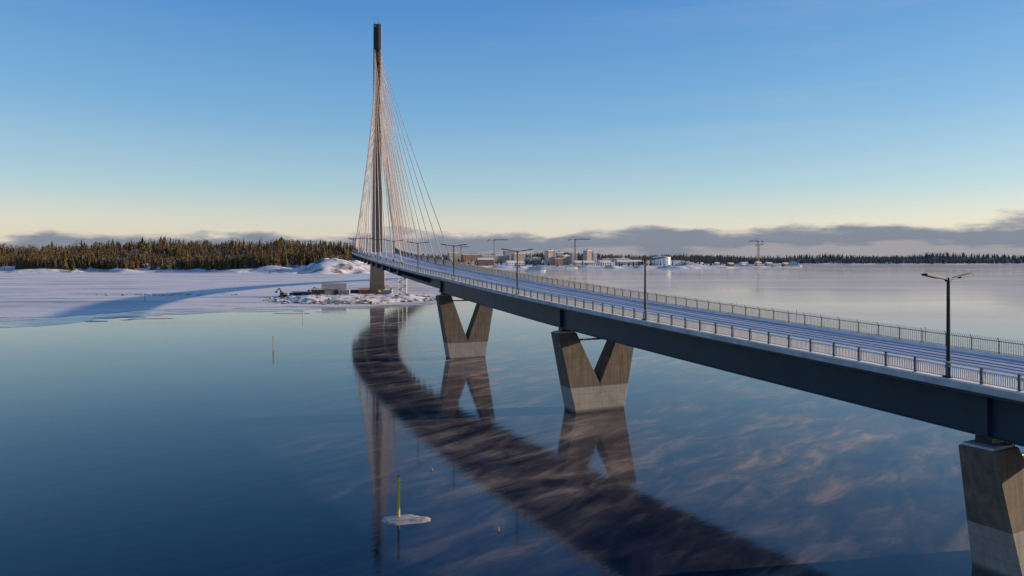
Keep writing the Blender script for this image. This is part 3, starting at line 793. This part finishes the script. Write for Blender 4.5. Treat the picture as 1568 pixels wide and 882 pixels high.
# ---------------------------------------------------------------- light
EL,AZ=R(12.0),R(80)
sun=bpy.data.lights.new("sun","SUN"); sun.energy=5.0; sun.angle=R(0.55); sun.color=(1.0,0.77,0.55)
so=bpy.data.objects.new("sun",sun); sc.collection.objects.link(so)
tos=Vector((math.sin(AZ)*math.cos(EL),math.cos(AZ)*math.cos(EL),math.sin(EL)))
so.rotation_euler=tos.to_track_quat('Z','Y').to_euler(); so.location=(200,0,100)
w=bpy.data.worlds.new("World"); sc.world=w; w.use_nodes=True; nt=w.node_tree
bg=nt.nodes["Background"]; out=nt.nodes["World Output"]
sky=N(nt,"ShaderNodeTexSky"); sky.sky_type='NISHITA'; sky.sun_disc=False; sky.sun_elevation=EL; sky.sun_rotation=AZ
sky.air_density=1.0; sky.dust_density=0.5; sky.ozone_density=2.0; sky.altitude=20
nt.links.new(sky.outputs[0],bg.inputs[0]); bg.inputs[1].default_value=0.05
tc=N(nt,"ShaderNodeTexCoord"); sp=N(nt,"ShaderNodeSeparateXYZ"); nt.links.new(tc.outputs["Generated"],sp.inputs[0])
gr=ramp(nt,[(0.0,(0.54,0.44,0.34)),(0.055,(0.50,0.47,0.42)),(0.10,(0.29,0.42,0.48)),(0.20,(0.125,0.30,0.50)),(0.35,(0.035,0.185,0.47)),(0.46,(0.010,0.095,0.31)),(1.0,(0.006,0.045,0.17))])
nt.links.new(mth(nt,'MAXIMUM',sp.outputs["Z"],0.0),gr.inputs[0])
bgg=N(nt,"ShaderNodeBackground"); nt.links.new(gr.outputs[0],bgg.inputs[0]); bgg.inputs[1].default_value=1.0
ad=N(nt,"ShaderNodeAddShader"); nt.links.new(bg.outputs[0],ad.inputs[0]); nt.links.new(bgg.outputs[0],ad.inputs[1])
mp5=N(nt,"ShaderNodeMapping"); mp5.inputs["Scale"].default_value=(1.6,1.6,22); mp5.inputs["Rotation"].default_value=(0,R(7),0); nt.links.new(tc.outputs["Generated"],mp5.inputs[0])
n5=noise_n(nt,mp5,1.0,7,0.6)
ci=mth(nt,'MULTIPLY',mrange(nt,n5.outputs["Fac"],0.52,0.78,0,0.10),mrange(nt,sp.outputs["X"],-0.1,0.5,0.15,1))
bgc=N(nt,"ShaderNodeBackground"); bgc.inputs[0].default_value=(0.80,0.74,0.68,1)
mci=N(nt,"ShaderNodeMixShader"); nt.links.new(ci,mci.inputs[0]); nt.links.new(ad.outputs[0],mci.inputs[1]); nt.links.new(bgc.outputs[0],mci.inputs[2])
mp=N(nt,"ShaderNodeMapping"); mp.inputs["Scale"].default_value=(8,8,30); nt.links.new(tc.outputs["Generated"],mp.inputs[0])
n1=noise_n(nt,mp,1.0,9,0.60)
mp2=N(nt,"ShaderNodeMapping"); mp2.inputs["Scale"].default_value=(14,14,100); nt.links.new(tc.outputs["Generated"],mp2.inputs[0])
n2=noise_n(nt,mp2,1.0,7,0.62)
edge=mth(nt,'MULTIPLY_ADD',n1.outputs["Fac"],0.056,0.016)
edge=mth(nt,'MULTIPLY_ADD',sp.outputs["X"],0.017,edge)
v=mth(nt,'SUBTRACT',sp.outputs["Z"],edge)
f1=mrange(nt,v,-0.010,0.004,0.96,0,True)
mc=mrange(nt,mth(nt,'MULTIPLY_ADD',n2.outputs["Fac"],0.030,mth(nt,'SUBTRACT',v,0.015)),-0.034,0.002,0,1)
rc=ramp(nt,[(0.0,(0.34,0.33,0.36)),(0.22,(0.20,0.235,0.305)),(0.6,(0.215,0.25,0.315)),(0.80,(0.40,0.39,0.41)),(1.0,(0.86,0.72,0.60))])
nt.links.new(mc,rc.inputs[0])
bg2=N(nt,"ShaderNodeBackground"); nt.links.new(rc.outputs[0],bg2.inputs[0]); bg2.inputs[1].default_value=1.0
ms=N(nt,"ShaderNodeMixShader"); nt.links.new(f1,ms.inputs[0]); nt.links.new(mci.outputs[0],ms.inputs[1]); nt.links.new(bg2.outputs[0],ms.inputs[2])
nt.links.new(ms.outputs[0],out.inputs[0])
sc.view_settings.view_transform='Standard'; sc.view_settings.look='None'; sc.view_settings.exposure=0

cam=bpy.data.cameras.new("camera"); cam.lens=24; cam.sensor_width=36; cam.shift_y=-42/1568; cam.clip_end=100000; cam.clip_start=0.5
co=bpy.data.objects.new("camera",cam); co.location=(0,0,20); co.rotation_euler=(R(90),0,0); sc.collection.objects.link(co); sc.camera=co
